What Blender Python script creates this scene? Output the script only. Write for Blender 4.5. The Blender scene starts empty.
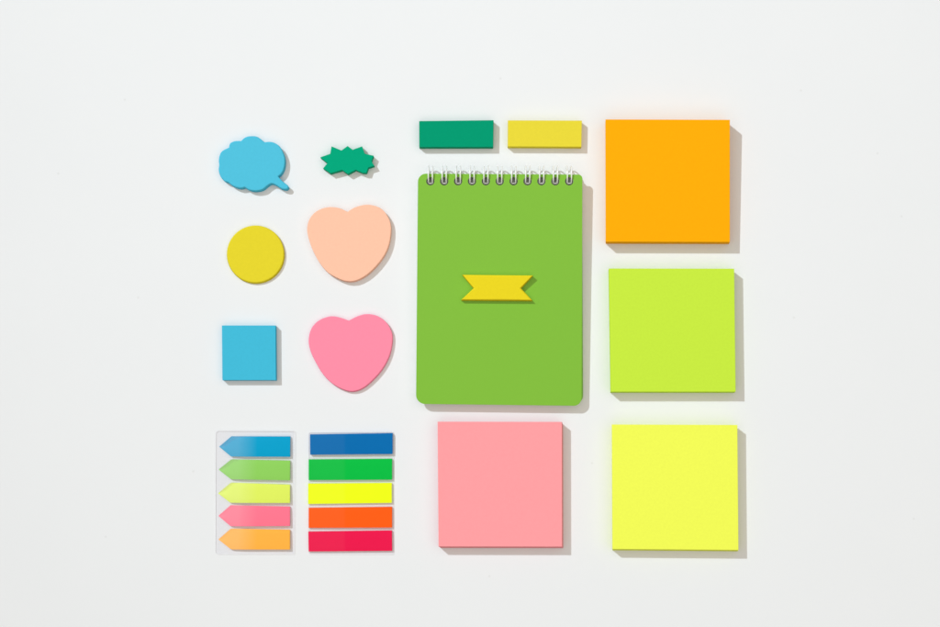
import bpy, bmesh, math, random
from mathutils import Vector

random.seed(7)
scene = bpy.context.scene
COL = scene.collection

# ---------------------------------------------------------------- camera
S = 0.000613            # metres covered by one photo pixel on the table
HC = 0.955              # camera height above the table
CX, CY = 470.0, 313.5   # photo centre
cam_d = bpy.data.cameras.new("camera")
cam_d.sensor_width = 36.0
cam_d.lens = 36.0 * HC / (940 * S)
cam_d.clip_start = 0.02
cam_d.clip_end = 60.0
cam = bpy.data.objects.new("camera", cam_d)
cam.location = (0, 0, HC)
COL.objects.link(cam)
scene.camera = cam

# ---------------------------------------------------------------- light
world = bpy.data.worlds.new("World")
scene.world = world
world.use_nodes = True
bg = world.node_tree.nodes["Background"]
bg.inputs[0].default_value = (1.0, 0.93, 0.85, 1)   # warm light bounced back by the room
bg.inputs[1].default_value = 0.22

key_d = bpy.data.lights.new("key_light", 'SPOT')      # hard studio head, upper left
key_d.energy = 251.0
key_d.color = (0.845, 0.94, 1.0)
key_d.shadow_soft_size = 0.026
key_d.spot_size = math.radians(70)
key_d.spot_blend = 1.0
key = bpy.data.objects.new("key_light", key_d)
key.location = (-1.44, 1.44, 1.98)
aim = Vector((1.30, -0.72, 0.0)) - Vector(key.location)
key.rotation_euler = aim.to_track_quat('-Z', 'Y').to_euler()
COL.objects.link(key)

fill_d = bpy.data.lights.new("ceiling_bounce", 'AREA')   # big white reflector over the table
fill_d.shape = 'SQUARE'
fill_d.size = 3.4
fill_d.energy = 31.0
fill_d.color = (1.0, 0.915, 0.83)
fill = bpy.data.objects.new("ceiling_bounce", fill_d)
fill.location = (0.35, -0.12, 1.75)
COL.objects.link(fill)

scene.view_settings.view_transform = 'Standard'
scene.view_settings.look = 'None'
scene.view_settings.exposure = 0.0
scene.view_settings.gamma = 1.0


# ---------------------------------------------------------------- helpers
def P(px, py, zpx=0.0):
    """point in the place for a position measured at height zpx (in pixels)"""
    z = zpx * S
    k = S * (HC - z) / HC
    return Vector(((px - CX) * k, -(py - CY) * k, z))


def lin(c):
    c /= 255.0
    return c / 12.92 if c <= 0.04045 else ((c + 0.055) / 1.055) ** 2.4


def rgb(r, g, b):
    return (min(lin(r), .97), min(lin(g), .97), min(lin(b), .97), 1)


def new_mat(name):
    m = bpy.data.materials.new(name)
    m.use_nodes = True
    nt = m.node_tree
    return m, nt, nt.nodes["Principled BSDF"]


def varied(nt, p, col, scale, amount):
    """small fibre-scale variation of the base colour"""
    tc = nt.nodes.new("ShaderNodeTexCoord")
    nz = nt.nodes.new("ShaderNodeTexNoise")
    nz.inputs["Scale"].default_value = scale
    nz.inputs["Detail"].default_value = 5
    nt.links.new(tc.outputs["Object"], nz.inputs["Vector"])
    mx = nt.nodes.new("ShaderNodeMix")
    mx.data_type = 'RGBA'
    mx.inputs["A"].default_value = tuple(c * (1 - amount) for c in col[:3]) + (1,)
    mx.inputs["B"].default_value = tuple(min(c * (1 + amount), .98) for c in col[:3]) + (1,)
    nt.links.new(nz.outputs["Fac"], mx.inputs["Factor"])
    nt.links.new(mx.outputs["Result"], p.inputs["Base Color"])
    return tc, mx


def bump(nt, p, tc, scale, dist, strength=0.5, detail=4):
    nz = nt.nodes.new("ShaderNodeTexNoise")
    nz.inputs["Scale"].default_value = scale
    nz.inputs["Detail"].default_value = detail
    nt.links.new(tc.outputs["Object"], nz.inputs["Vector"])
    b = nt.nodes.new("ShaderNodeBump")
    b.inputs["Distance"].default_value = dist
    b.inputs["Strength"].default_value = strength
    nt.links.new(nz.outputs["Fac"], b.inputs["Height"])
    nt.links.new(b.outputs["Normal"], p.inputs["Normal"])
    return b


def paper(name, r, g, b):
    return [paper_face(name, r, g, b), paper_face(name + "_sheet_edges", r, g, b, True)]


def paper_face(name, r, g, b, edges=False):
    m, nt, p = new_mat(name)
    p.inputs["Roughness"].default_value = 0.85
    p.inputs["Specular IOR Level"].default_value = 0.06
    tc, mx = varied(nt, p, rgb(r, g, b), 700, 0.045)
    fib = bump(nt, p, tc, 1900, 0.00006, 0.45)
    mp = nt.nodes.new("ShaderNodeMapping")          # fine lines of the stacked sheets on the sides
    mp.inputs["Scale"].default_value = (60, 60, 6000)
    nt.links.new(tc.outputs["Object"], mp.inputs["Vector"])
    nz = nt.nodes.new("ShaderNodeTexNoise")
    nz.inputs["Scale"].default_value = 1
    nz.inputs["Detail"].default_value = 2
    nt.links.new(mp.outputs["Vector"], nz.inputs["Vector"])
    b2 = nt.nodes.new("ShaderNodeBump")
    b2.inputs["Distance"].default_value = 0.0001
    b2.inputs["Strength"].default_value = 0.5 if edges else 0.12
    nt.links.new(nz.outputs["Fac"], b2.inputs["Height"])
    nt.links.new(fib.outputs["Normal"], b2.inputs["Normal"])
    nt.links.new(b2.outputs["Normal"], p.inputs["Normal"])
    if edges:                                       # gaps between the cut sheets
        gap = nt.nodes.new("ShaderNodeMapRange")
        gap.inputs["From Min"].default_value = 0.35
        gap.inputs["From Max"].default_value = 0.60
        gap.inputs["To Min"].default_value = 0.74
        gap.inputs["To Max"].default_value = 1.0
        nt.links.new(nz.outputs["Fac"], gap.inputs["Value"])
        mul = nt.nodes.new("ShaderNodeVectorMath")
        mul.operation = 'SCALE'
        nt.links.new(mx.outputs["Result"], mul.inputs[0])
        nt.links.new(gap.outputs["Result"], mul.inputs["Scale"])
        nt.links.new(mul.outputs[0], p.inputs["Base Color"])
    return m


def film_tab(name, r, g, b, split=None, lift=0.06, soft=0.0009):
    """plastic index tab; the loose end before x = split is a little paler, on the arrows as a painted-in sheen"""
    m, nt, p = new_mat(name)
    p.inputs["Roughness"].default_value = 0.42
    p.inputs["Specular IOR Level"].default_value = 0.07
    tc, mx = varied(nt, p, rgb(r, g, b), 260, 0.02)
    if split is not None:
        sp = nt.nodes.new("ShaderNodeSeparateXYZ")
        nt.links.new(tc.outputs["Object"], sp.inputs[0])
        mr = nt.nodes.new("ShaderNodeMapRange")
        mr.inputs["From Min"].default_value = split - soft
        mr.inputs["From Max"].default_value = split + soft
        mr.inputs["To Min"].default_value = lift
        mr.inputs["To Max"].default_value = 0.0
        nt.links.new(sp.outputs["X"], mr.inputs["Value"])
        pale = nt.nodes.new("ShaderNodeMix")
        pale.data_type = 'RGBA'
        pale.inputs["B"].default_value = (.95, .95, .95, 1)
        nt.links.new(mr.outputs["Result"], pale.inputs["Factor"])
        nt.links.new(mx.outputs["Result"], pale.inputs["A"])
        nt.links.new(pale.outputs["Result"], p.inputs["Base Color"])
    bump(nt, p, tc, 90, 0.00025, 0.35, 1)
    return m


def tag(o, label, cat, group=None):
    o["label"] = label
    o["category"] = cat
    if group:
        o["group"] = group
    return o


def smooth_outline(pts, step=8):
    """closed outline through pts; points with a third entry are sharp corners"""
    n = len(pts)
    out = []
    q = [Vector((p[0], p[1])) for p in pts]
    sharp = [len(p) > 2 for p in pts]
    for i in range(n):
        p1, p2 = q[i], q[(i + 1) % n]
        p0 = p1 if sharp[i] else q[i - 1]
        p3 = p2 if sharp[(i + 1) % n] else q[(i + 2) % n]
        for k in range(step):
            t = k / step
            out.append(0.5 * ((2 * p1) + (p2 - p0) * t + (2 * p0 - 5 * p1 + 4 * p2 - p3) * t * t
                              + (3 * p1 - p0 - 3 * p2 + p3) * t ** 3))
    return [(v.x, v.y) for v in out]


def crop_pts(pts, scale, ox, oy):
    return [(p[0] / scale + ox, p[1] / scale + oy) + tuple(p[2:]) for p in pts]


def miter(pts):
    """inward unit offsets for a closed outline given in world xy"""
    n = len(pts)
    area = sum(pts[i].x * pts[(i + 1) % n].y - pts[(i + 1) % n].x * pts[i].y for i in range(n))
    sg = 1 if area > 0 else -1
    res = []
    for i in range(n):
        a = (pts[i] - pts[i - 1]).normalized()
        b = (pts[(i + 1) % n] - pts[i]).normalized()
        na, nb = Vector((-a.y, a.x)) * sg, Vector((-b.y, b.x)) * sg
        m = na + nb
        if m.length < 1e-6:
            m = na.copy()
        m.normalize()
        c = max(m.dot(na), 0.45)
        res.append(m / c)
    return res


def link_mesh(name, bm, mat, parent=None, loc=None, angle=35):
    me = bpy.data.meshes.new(name)
    bmesh.ops.recalc_face_normals(bm, faces=bm.faces)
    bm.to_mesh(me)
    bm.free()
    me.polygons.foreach_set("use_smooth", [True] * len(me.polygons))
    me.set_sharp_from_angle(angle=math.radians(angle))
    for m in (mat if isinstance(mat, (list, tuple)) else [mat]):
        me.materials.append(m)
    o = bpy.data.objects.new(name, me)
    COL.objects.link(o)
    wn = o.modifiers.new("flat_faces", 'WEIGHTED_NORMAL')
    wn.weight = 100
    wn.keep_sharp = True
    if parent:
        o.parent = parent
    if loc is not None:
        o.location = loc
    return o


def empty(name, loc):
    o = bpy.data.objects.new(name, None)
    o.empty_display_size = 0.01
    o.location = loc
    COL.objects.link(o)
    return o


def slab(name, outline, h, mat, bevel=0.3, layers=1, jitter=0.0, base=0.0, angle=35, bsteps=3, lean=(.2, .9)):
    """die-cut block: outline measured on its top face, h and base in pixels (number or function of px, py)"""
    hf = h if callable(h) else (lambda x, y: h)
    bf = base if callable(base) else (lambda x, y: base)
    w = [P(x, y, bf(x, y) + hf(x, y)) for x, y in outline]
    c = sum((Vector((v.x, v.y)) for v in w), Vector((0, 0))) / len(w)
    xy = [Vector((v.x, v.y)) - c for v in w]
    zb = [bf(x, y) * S for x, y in outline]
    hh = [hf(x, y) * S for x, y in outline]
    inw = miter(xy)
    z0 = min(zb)
    bm = bmesh.new()
    rings = []

    def ring(fr, inset, dx=0, dy=0, drop=0.0):
        rings.append([bm.verts.new((xy[i].x + inw[i].x * inset * S + dx, xy[i].y + inw[i].y * inset * S + dy,
                                    zb[i] + hh[i] * fr - drop * S - z0)) for i in range(len(xy))])
    for k in range(layers + 1):
        fr = k / layers
        j = jitter * S if 0 < k else 0
        dx, dy = random.uniform(-j, j), random.uniform(-j, j)
        if k == layers:
            ring(1.0, 0.0, 0, 0, bevel)
        else:
            ring(fr * 0.97, 0.0, dx + lean[0] * S * (1 - fr), dy - lean[1] * S * (1 - fr))
    for k in range(1, bsteps + 1):
        a = math.pi / 2 * k / bsteps
        ring(1.0, bevel * (1 - math.cos(a)), 0, 0, bevel * (1 - math.sin(a)))
    for k, (a, b) in enumerate(zip(rings, rings[1:])):
        for i in range(len(a)):
            j = (i + 1) % len(a)
            f = bm.faces.new((a[i], a[j], b[j], b[i]))
            f.material_index = 1 if k < layers else 0
    bm.faces.new(rings[0])
    bm.faces.new(rings[-1])
    return link_mesh(name, bm, mat, None, (c.x, c.y, z0), angle)


def rounded(corners, radii, seg=8):
    """rounded polygon outline in pixels"""
    out = []
    n = len(corners)
    for i in range(n):
        p = Vector(corners[i])
        a = (Vector(corners[i - 1]) - p).normalized()
        b = (Vector(corners[(i + 1) % n]) - p).normalized()
        r = radii[i] if isinstance(radii, (list, tuple)) else radii
        if r <= 0:
            out.append((p.x, p.y))
            continue
        s, e = p + a * r, p + b * r
        for k in range(seg + 1):
            t = k / seg
            # quarter arc approximated by a conic through the tangent points
            w = 0.7071
            d = (1 - t) ** 2 + 2 * w * t * (1 - t) + t * t
            v = (s * (1 - t) ** 2 + p * 2 * w * t * (1 - t) + e * t * t) / d
            out.append((v.x, v.y))
    return out


def plate(name, outline, holes, zbot, ztop, mat, parent, bevel=0.0, zref=None):
    """flat sheet with punched holes; zbot/ztop are functions of photo y, in pixels"""
    cu = bpy.data.curves.new("outline", 'CURVE')
    cu.dimensions = '2D'
    cu.fill_mode = 'BOTH'
    cu.extrude = 0.5
    for ring in [outline] + holes:
        sp = cu.splines.new('POLY')
        sp.points.add(len(ring) - 1)
        for q, (x, y) in zip(sp.points, ring):
            q.co = (x - CX, CY - y, 0, 1)
        sp.use_cyclic_u = True
    tmp = bpy.data.objects.new("outline", cu)
    COL.objects.link(tmp)
    dg = bpy.context.evaluated_depsgraph_get()
    me = bpy.data.meshes.new_from_object(tmp.evaluated_get(dg))
    bpy.data.objects.remove(tmp)
    bpy.data.curves.remove(cu)
    me.name = name
    bm = bmesh.new()
    bm.from_mesh(me)
    bpy.data.meshes.remove(me)
    bmesh.ops.remove_doubles(bm, verts=bm.verts, dist=1e-4)
    off = parent.location
    zr = zref or ztop
    for v in bm.verts:
        px, py = v.co.x + CX, CY - v.co.y
        z = ztop(py) if v.co.z > 0 else zbot(py)
        g = P(px, py, zr(py))
        v.co = Vector((g.x, g.y, z * S)) - off
    if bevel:
        bmesh.ops.recalc_face_normals(bm, faces=bm.faces)
        ed = [e for e in bm.edges if e.is_manifold and e.calc_face_angle(0) > 1.0]
        bmesh.ops.bevel(bm, geom=ed, offset=bevel * S, segments=2, profile=0.5, affect='EDGES', clamp_overlap=True)
    return link_mesh(name, bm, mat, parent, None, 40)


# ---------------------------------------------------------------- table
m, nt, p = new_mat("white_board")
p.inputs["Roughness"].default_value = 0.6
p.inputs["Specular IOR Level"].default_value = 0.25
tc = nt.nodes.new("ShaderNodeTexCoord")
n1 = nt.nodes.new("ShaderNodeTexNoise")
n1.inputs["Scale"].default_value = 9
n1.inputs["Detail"].default_value = 9
n1.inputs["Roughness"].default_value = .72
nt.links.new(tc.outputs["Object"], n1.inputs["Vector"])
mx = nt.nodes.new("ShaderNodeMix")
mx.data_type = 'RGBA'
mx.inputs["A"].default_value = (.782, .803, .820, 1)
mx.inputs["B"].default_value = (.813, .829, .843, 1)
nt.links.new(n1.outputs["Fac"], mx.inputs["Factor"])
# rare faint specks of dust and scuffs
vo = nt.nodes.new("ShaderNodeTexVoronoi")
vo.voronoi_dimensions = '2D'
vo.inputs["Scale"].default_value = 8
nt.links.new(tc.outputs["Object"], vo.inputs["Vector"])
sm = nt.nodes.new("ShaderNodeMapRange")
sm.inputs["From Min"].default_value = 0.003
sm.inputs["From Max"].default_value = 0.008
sm.inputs["To Min"].default_value = 0.16
sm.inputs["To Max"].default_value = 0.0
nt.links.new(vo.outputs["Distance"], sm.inputs["Value"])
sx = nt.nodes.new("ShaderNodeMix")
sx.data_type = 'RGBA'
sx.inputs["B"].default_value = (.45, .44, .42, 1)
nt.links.new(sm.outputs["Result"], sx.inputs["Factor"])
nt.links.new(mx.outputs["Result"], sx.inputs["A"])
nt.links.new(sx.outputs["Result"], p.inputs["Base Color"])
bump(nt, p, tc, 900, 0.00005, 0.4)
bm = bmesh.new()
bmesh.ops.create_grid(bm, x_segments=2, y_segments=2, size=1.2)
for v in bm.verts:
    v.co.z = 0
table = link_mesh("table_surface", bm, m)
table["kind"] = "structure"
tag(table, "smooth white board everything is laid out on", "surface")

# ---------------------------------------------------------------- square note pads
BIG = "large square sticky note pads"


def pad(corners, h, mat, label, group=BIG, cat="sticky notes", layers=16, jit=0.16, lean=(.2, .9)):
    pts = []
    for i in range(4):
        a, b = Vector(corners[i]), Vector(corners[(i + 1) % 4])
        for k in range(6):
            v = a.lerp(b, k / 6)
            pts.append((v.x, v.y))
    o = slab("note_pad", pts, h, mat, bevel=0.22, layers=layers, jitter=jit, base=0.05, lean=lean)
    return tag(o, label, cat, group)


pad([(605.6, 119.4), (729.9, 119.8), (729.9, 242.0), (605.7, 241.7)],
    lambda x, y: 19.0 - (y - 120) * 3.5 / 122, paper("orange_paper", 255, 170, 6),
    "bright orange square sticky note pad, in the top right corner of the layout", lean=(1.5, 1.4))
pad([(608.9, 268.5), (734.2, 268.7), (735.7, 391.7), (610.8, 391.7)], 14.0,
    paper("lime_paper", 195, 230, 64),
    "lime green square sticky note pad, between the orange pad and the yellow pad", lean=(.8, 1.8))
pad([(437.6, 421.7), (561.9, 421.9), (562.1, 546.7), (438.6, 546.5)], 13.2,
    paper("pink_paper", 253, 157, 162),
    "salmon pink square sticky note pad, below the green spiral notebook", lean=(1.9, 3.4))
pad([(611.9, 424.5), (737.4, 425.0), (738.5, 550.0), (612.5, 549.0)], 13.6,
    paper("yellow_paper", 237, 246, 86),
    "pale lemon yellow square sticky note pad, in the bottom right corner of the layout", lean=(1.4, 3.4))

SMALL = "small rectangular page marker pads"
pad([(419.2, 121.1), (493.5, 120.2), (493.1, 146.9), (419.3, 147.0)], 8.8,
    paper("emerald_paper", 0, 150, 110),
    "dark green rectangular page marker pad lying above the spiral notebook", SMALL, "page markers", 10, .12)
pad([(507.9, 120.4), (581.9, 120.6), (581.4, 146.8), (507.7, 146.5)], 8.8,
    paper("lemon_paper", 227, 211, 58),
    "yellow rectangular page marker pad lying right of the dark green one",
    SMALL, "page markers", 10, .12)
pad([(221.9, 325.5), (275.5, 325.5), (275.9, 380.1), (222.4, 380.1)], 7.6,
    paper("sky_paper", 66, 184, 215),
    "small sky blue square sticky note pad, left of the pink heart", None, "sticky notes", 9, .12)

# ---------------------------------------------------------------- die-cut note pads
HEARTS = "heart shaped sticky note pads"
peach = crop_pts([(297, 105, 1), (350, 75), (425, 60), (500, 80), (545, 125), (569, 185), (567, 267), (544, 349),
                  (496, 425), (428, 494), (364, 532), (310, 542), (252, 529), (174, 485), (116, 415), (70, 322),
                  (45, 228), (55, 160), (90, 112), (140, 84), (195, 75), (250, 83)], 6.27, 300, 195)
o = slab("heart_pad", smooth_outline(peach), 6.7, paper("peach_paper", 252, 194, 166), bevel=0.9, layers=7, jitter=.08)
tag(o, "pale peach heart shaped sticky note pad, above the pink heart", "sticky notes", HEARTS)

rose = crop_pts([(322, 103, 1), (380, 74), (440, 60), (510, 72), (572, 117), (608, 188), (607, 265), (587, 342),
                 (547, 418), (488, 488), (416, 548), (346, 570), (274, 553), (203, 510), (146, 449), (95, 362),
                 (65, 290), (57, 225), (75, 155), (120, 105), (180, 79), (225, 75), (275, 86)], 6.6, 300, 305)
o = slab("heart_pad", smooth_outline(rose), 4.6, paper("rose_paper", 252, 140, 166), bevel=0.9, layers=5, jitter=.08)
tag(o, "rose pink heart shaped sticky note pad, below the peach heart", "sticky notes", HEARTS)

circle = [(255.4 + 28.8 * math.cos(a * math.tau / 72), 254.2 + 28.8 * math.sin(a * math.tau / 72)) for a in range(72)]
o = slab("round_pad", circle, 3.8, paper("sun_paper", 225, 209, 46), bevel=1.5, layers=4, jitter=.06)
tag(o, "yellow round sticky note pad, between the blue thought cloud and the blue square", "sticky notes")

cloud = crop_pts([(300, 133, 1), (335, 103), (385, 92), (440, 100), (497, 143, 1), (560, 142), (620, 175), (655, 235),
                  (669, 300), (660, 365), (638, 408), (612, 430, 1), (648, 470), (690, 503), (697, 522), (680, 538),
                  (640, 532), (595, 503), (555, 490), (520, 510), (480, 540), (420, 551), (370, 542), (332, 520, 1),
                  (300, 528), (265, 522), (228, 505), (195, 480, 1), (160, 466), (130, 432), (113, 380), (118, 335, 1),
                  (115, 280), (138, 222), (200, 187, 1), (210, 152), (250, 134)], 8.36, 205, 125)
o = slab("cloud_pad", smooth_outline(cloud, 6), 7.5, paper("cyan_paper", 80, 190, 219), bevel=1.3, layers=7, jitter=.06)
tag(o, "light blue thought cloud shaped sticky note pad with a small tail", "sticky notes")

burst = crop_pts([(70, 232), (205, 185), (222, 85), (355, 140), (437, 80), (505, 130), (632, 85), (668, 185),
                  (785, 210), (758, 280), (795, 345), (715, 370), (690, 440), (640, 440), (545, 400), (440, 456),
                  (365, 402), (205, 446), (180, 425), (108, 380), (168, 310)], 13.43, 315, 140)
o = slab("burst_pad", burst, 7.6, paper("jade_paper", 0, 163, 121), bevel=0.3, layers=7, jitter=.05)
tag(o, "small emerald green starburst shaped sticky note pad with jagged points", "sticky notes")

# ---------------------------------------------------------------- spiral notebook


def ztop(y):
    return 15.6 - (y - 174) * 4.4 / 230


m_cover, nt, p = new_mat("green_plastic_cover")
p.inputs["Roughness"].default_value = 0.5
p.inputs["Specular IOR Level"].default_value = 0.35
tc, mx = varied(nt, p, rgb(123, 184, 46), 700, 0.02)
bump(nt, p, tc, 1300, 0.00008, 0.4)
m_back, nt, p = new_mat("green_plastic_back")
p.inputs["Roughness"].default_value = 0.5
tc, mx = varied(nt, p, rgb(128, 190, 56), 700, 0.02)
m_page = paper("white_pages", 236, 234, 226)
m_wire, nt, p = new_mat("white_wire")
p.inputs["Base Color"].default_value = (.92, .92, .92, 1)
p.inputs["Roughness"].default_value = 0.25
p.inputs["Metallic"].default_value = 0.15

HX = [430.3 + 13.89 * i for i in range(11)]
HY = 181.2


def hole_rings(dx=0, dy=0, ry=4.2):
    return [[(x + dx + 4.15 * math.cos(a * math.tau / 24), HY + dy + ry * math.sin(a * math.tau / 24))
             for a in range(24)] for x in HX]


base = P(499, 289)
book = empty("spiral_notebook", base)
tag(book, "green plastic covered spiral notebook with white wire rings, in the middle of the layout", "notebook")
cover = rounded([(418.0, 173.6), (582.4, 174.6), (581.6, 405.9), (416.0, 403.9)], [8, 4, 8, 9])
plate("front_cover", cover, hole_rings(), lambda y: ztop(y) - .9, ztop, m_cover, book, bevel=.4)
pages = rounded([(419.0, 174.6), (580.6, 175.6), (579.8, 402.9), (417.2, 401.2)], [7, 4, 7, 8])
plate("page_block", pages, hole_rings(0, 0, 4.6), lambda y: 1.0, lambda y: ztop(y) - 1.1, [m_page[1], m_page[0]], book, zref=ztop)
back = rounded([(418.4, 173.6), (583.0, 174.6), (583.8, 404.3), (417.4, 403.0)], [8, 4.5, 8, 9])
plate("back_cover", back, hole_rings(), lambda y: .05, lambda y: .85, m_back, book, bevel=.15, zref=ztop)


def tube(bm, path, r, seg=8):
    prev = None
    n = len(path)
    ref = Vector((1, 0, 0.001))
    for i in range(n):
        t = (path[min(i + 1, n - 1)] - path[max(i - 1, 0)]).normalized()
        u = t.cross(ref)
        if u.length < .2:
            u = t.cross(Vector((0, 0.6, 0.8)))
        u.normalize()
        v = t.cross(u)
        if prev:
            # keep the section from twisting
            pu = prev[1] - t * prev[1].dot(t)
            if pu.length > 1e-6:
                u = pu.normalized()
                v = t.cross(u)
        ring = [bm.verts.new(path[i] + (u * math.cos(a * math.tau / seg) + v * math.sin(a * math.tau / seg)) * r)
                for a in range(seg)]
        if prev:
            for a in range(seg):
                b = (a + 1) % seg
                bm.faces.new((prev[0][a], prev[0][b], ring[b], ring[a]))
        else:
            bm.faces.new(ring)
        prev = (ring, u)
    bm.faces.new(prev[0])


RY, RZ, RR, WR = 174.3, 9.4, 8.7, 0.66
T0, T1 = math.radians(-118), math.radians(163)


def ring_pt(x, a, rr=RR):
    # a = 0 points away from the book, 90 degrees points up; placed where the rings stand
    k = S * (HC - 15 * S) / HC
    c = Vector(((x - CX) * k, -(RY - CY) * k, RZ * S))
    return c + Vector((0, math.cos(a) * rr * S, math.sin(a) * rr * S)) - base


bm = bmesh.new()
for i in range(len(HX) - 1):
    tube(bm, [ring_pt(HX[i] + 2.05 + (13.89 - 4.1) * k / 6, T0) for k in range(7)], WR * S)
wire = link_mesh("binding_wire", bm, m_wire, book, None, 60)
for x in HX:
    x += random.uniform(-.25, .25)
    t = random.uniform(-.12, .12)
    bm = bmesh.new()
    N = 30
    path = [ring_pt(x - 2.05 + t * math.sin(k / N * 3.14), T0 + (T1 - T0) * k / N) for k in range(N + 1)]
    for k in range(1, 6):                            # rounded tip dipping into the punched hole
        q = math.pi * k / 6
        path.append(ring_pt(x - 2.05 * math.cos(q), T1 + .14 * math.sin(q)))
    path += [ring_pt(x + 2.05 + t * math.sin(k / N * 3.14), T0 + (T1 - T0) * k / N) for k in range(N, -1, -1)]
    tube(bm, path, WR * S)
    link_mesh("wire_loop", bm, m_wire, wire, None, 60)

# ribbon pad lying on the cover
rib = [(462.2, 274.7), (497, 275.1), (533, 275.4), (521, 288.2), (532.4, 300.4), (497, 300.2), (461.2, 299.9),
       (473.6, 288.2)]
o = slab("ribbon_pad", rib, lambda x, y: 5.9 + max(0, (x - 497) / 36) * max(0, (288.2 - y) / 13) * 1.3,
         paper("ribbon_paper", 230, 210, 34), bevel=1.7, layers=5, jitter=.05, base=lambda x, y: ztop(y) + .08, bsteps=4)
tag(o, "yellow swallow tailed ribbon shaped sticky note pad lying on the green notebook cover", "sticky notes")

# ---------------------------------------------------------------- index tabs on clear film
m_film = bpy.data.materials.new("clear_film")
m_film.use_nodes = True
nt = m_film.node_tree
nt.nodes.clear()
outn = nt.nodes.new("ShaderNodeOutputMaterial")
tr = nt.nodes.new("ShaderNodeBsdfTransparent")
tr.inputs[0].default_value = (.965, .96, .975, 1)
gl = nt.nodes.new("ShaderNodeBsdfGlossy")
gl.inputs["Roughness"].default_value = .12
lw = nt.nodes.new("ShaderNodeLayerWeight")
pw = nt.nodes.new("ShaderNodeMath")
pw.operation = 'POWER'
pw.inputs[1].default_value = 4
fr = nt.nodes.new("ShaderNodeMath")
fr.operation = 'MULTIPLY_ADD'
fr.inputs[1].default_value = .9
fr.inputs[2].default_value = .04
nt.links.new(lw.outputs["Facing"], pw.inputs[0])
nt.links.new(pw.outputs[0], fr.inputs[0])
ms = nt.nodes.new("ShaderNodeMixShader")
nt.links.new(fr.outputs[0], ms.inputs[0])
nt.links.new(tr.outputs[0], ms.inputs[1])
nt.links.new(gl.outputs[0], ms.inputs[2])
nt.links.new(ms.outputs[0], outn.inputs[0])
m_edge = bpy.data.materials.new("film_edge")
m_edge.use_nodes = True
nt = m_edge.node_tree
pe = nt.nodes["Principled BSDF"]
pe.inputs["Base Color"].default_value = (.86, .86, .88, 1)
pe.inputs["Roughness"].default_value = .4


def film(parent, corners, rad, lift):
    out = rounded(corners, rad, 5)
    n = len(out)
    bm = bmesh.new()
    off = parent.location
    T = .28
    ed = .25
    wpts = [P(x, y, lift(x, y)) for x, y in out]
    inw = miter([Vector((v.x, v.y)) for v in wpts])
    def ring(dz, inset):
        return [bm.verts.new(v + Vector((inw[i].x * inset * S, inw[i].y * inset * S, dz * S)) - off)
                for i, v in enumerate(wpts)]
    a, b, c = ring(0, 0), ring(T, 0), ring(T, ed)
    for i in range(n):
        j = (i + 1) % n
        for lo, hi in ((a, b), (b, c)):
            f = bm.faces.new((lo[i], lo[j], hi[j], hi[i]))
            f.material_index = 1
    cen = sum((v.co for v in c), Vector()) / n
    bm.faces.new(c)
    return link_mesh("backing_film", bm, [m_film, m_edge], parent, None, 30)


def tab(parent, top, bot, h, base_z, mat, label, pillow=0.0, name="index_tab"):
    """stack of film tabs; top and bot are matching lists of points along its upper and lower edge"""
    nu, nv = 36, 8
    def along(pts, u):
        xs = [q[0] for q in pts]
        x = xs[0] + (xs[-1] - xs[0]) * u
        for (x0, y0), (x1, y1) in zip(pts, pts[1:]):
            if x <= x1 + 1e-6:
                t = (x - x0) / (x1 - x0)
                return x, y0 + (y1 - y0) * t
        return pts[-1]
    bm = bmesh.new()
    off = parent.location
    tops, bots = [], []
    for i in range(nu + 1):
        u = i / nu
        xa, ya = along(top, u)
        xb, yb = along(bot, u)
        ct, cb = [], []
        for j in range(nv + 1):
            v = j / nv
            x, y = xa + (xb - xa) * v, ya + (yb - ya) * v
            su = min(1, u / .38)
            z = h - pillow * (1 - su) ** 1.5 - pillow * 1.1 * (1 - v) ** 2 * (1 - u * .7)
            edge = min(v, 1 - v) * abs(yb - ya)
            z -= .18 * max(0, 1 - edge / .9)
            g = P(x, y, base_z + h)
            ct.append(bm.verts.new(Vector((g.x, g.y, (base_z + max(z, .5)) * S)) - off))
            cb.append(bm.verts.new(Vector((g.x, g.y, base_z * S)) - off))
        tops.append(ct)
        bots.append(cb)
    for i in range(nu):
        for j in range(nv):
            bm.faces.new((tops[i][j], tops[i + 1][j], tops[i + 1][j + 1], tops[i][j + 1]))
            bm.faces.new((bots[i][j], bots[i][j + 1], bots[i + 1][j + 1], bots[i + 1][j]))
        for j in (0, nv):
            bm.faces.new((tops[i][j], bots[i][j], bots[i + 1][j], tops[i + 1][j]))
    for i in (0, nu):
        for j in range(nv):
            bm.faces.new((tops[i][j], tops[i][j + 1], bots[i][j + 1], bots[i][j]))
    o = link_mesh(name, bm, mat, parent, None, 40)
    o["label"] = label
    return o


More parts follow.
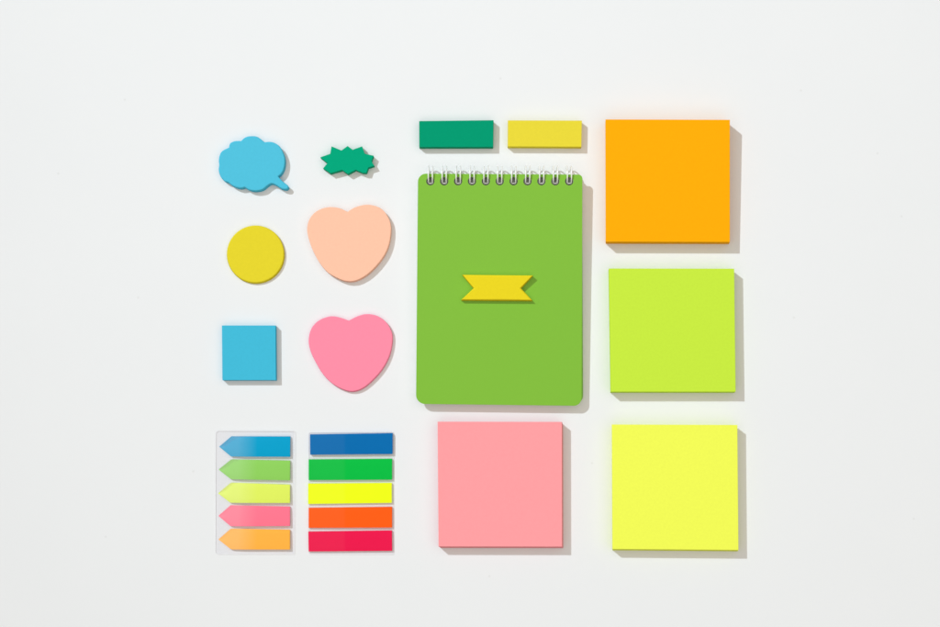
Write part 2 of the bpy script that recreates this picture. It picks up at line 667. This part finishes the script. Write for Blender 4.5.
loc = P(255, 492)
arrows = empty("arrow_tab_set", loc)
tag(arrows, "clear film card with five pastel arrow shaped index tabs", "index tabs", "sets of index tabs on clear film")
film(arrows, [(215.3, 430.3), (294.5, 430.3), (294.6, 554.2), (215.5, 554.4)], [3, 1.5, 1.5, 3],
     lambda x, y: .25 + max(0, (450 - y) / 20) * 1.1 + max(0, (x - 285) / 10) * .5)
rows = [((219.0, 446.9), (230.9, 436.6), (290.2, 436.6), (230.9, 456.6), (290.0, 456.8), (0, 156, 200), "blue"),
        ((218.4, 469.8), (230.9, 459.6), (290.0, 460.8), (230.9, 479.4), (289.8, 480.3), (140, 204, 92), "green"),
        ((217.8, 493.6), (230.6, 482.9), (289.8, 484.8), (230.2, 502.9), (289.8, 503.0), (219, 236, 95), "yellow"),
        ((218.2, 516.2), (230.2, 505.6), (289.8, 506.8), (230.5, 526.4), (289.8, 526.0), (252, 117, 142), "pink"),
        ((218.2, 539.8), (230.4, 529.0), (289.8, 530.0), (230.9, 549.6), (289.8, 549.6), (252, 176, 68), "orange")]
for tip, st, rt, sb, rb, c, nm in rows:
    t0 = (tip[0], tip[1] - .15)
    b0 = (tip[0], tip[1] + .15)
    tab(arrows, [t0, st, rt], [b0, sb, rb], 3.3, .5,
        film_tab(nm + "_film", *c, split=P(248, 0).x - loc.x, lift=.09, soft=.006), nm + " arrow shaped index tab", 2.4)  # soft sheen at the arrow tips, put into the colour as a paler blend

loc = P(351, 492)
flags = empty("flag_tab_set", loc)
tag(flags, "clear film card with five vivid straight edged index tabs", "index tabs", "sets of index tabs on clear film")
film(flags, [(308.8, 432.6), (394.2, 432.0), (394.0, 554.2), (308.8, 554.0)], [1.5, 1.5, 1.5, 1.5],
     lambda x, y: .2 + max(0, (y - 545) / 9) * .5)
rows = [((310.0, 434.6), (392.6, 433.3), (310.2, 454.7), (392.5, 454.0), (0, 106, 173), "blue", 3.4),
        ((308.6, 459.6), (392.1, 458.9), (308.6, 480.1), (392.0, 479.7), (0, 187, 66), "green", 2.8),
        ((308.1, 483.7), (391.7, 483.0), (308.1, 504.0), (391.7, 502.9), (236, 255, 22), "yellow", 2.5),
        ((308.6, 508.0), (392.1, 507.0), (308.6, 527.9), (392.0, 527.6), (254, 93, 18), "orange", 2.5),
        ((308.3, 531.8), (391.9, 530.6), (308.6, 551.5), (392.1, 550.8), (234, 22, 76), "red", 2.5)]
for tl, trr, bl, br, c, nm, h in rows:
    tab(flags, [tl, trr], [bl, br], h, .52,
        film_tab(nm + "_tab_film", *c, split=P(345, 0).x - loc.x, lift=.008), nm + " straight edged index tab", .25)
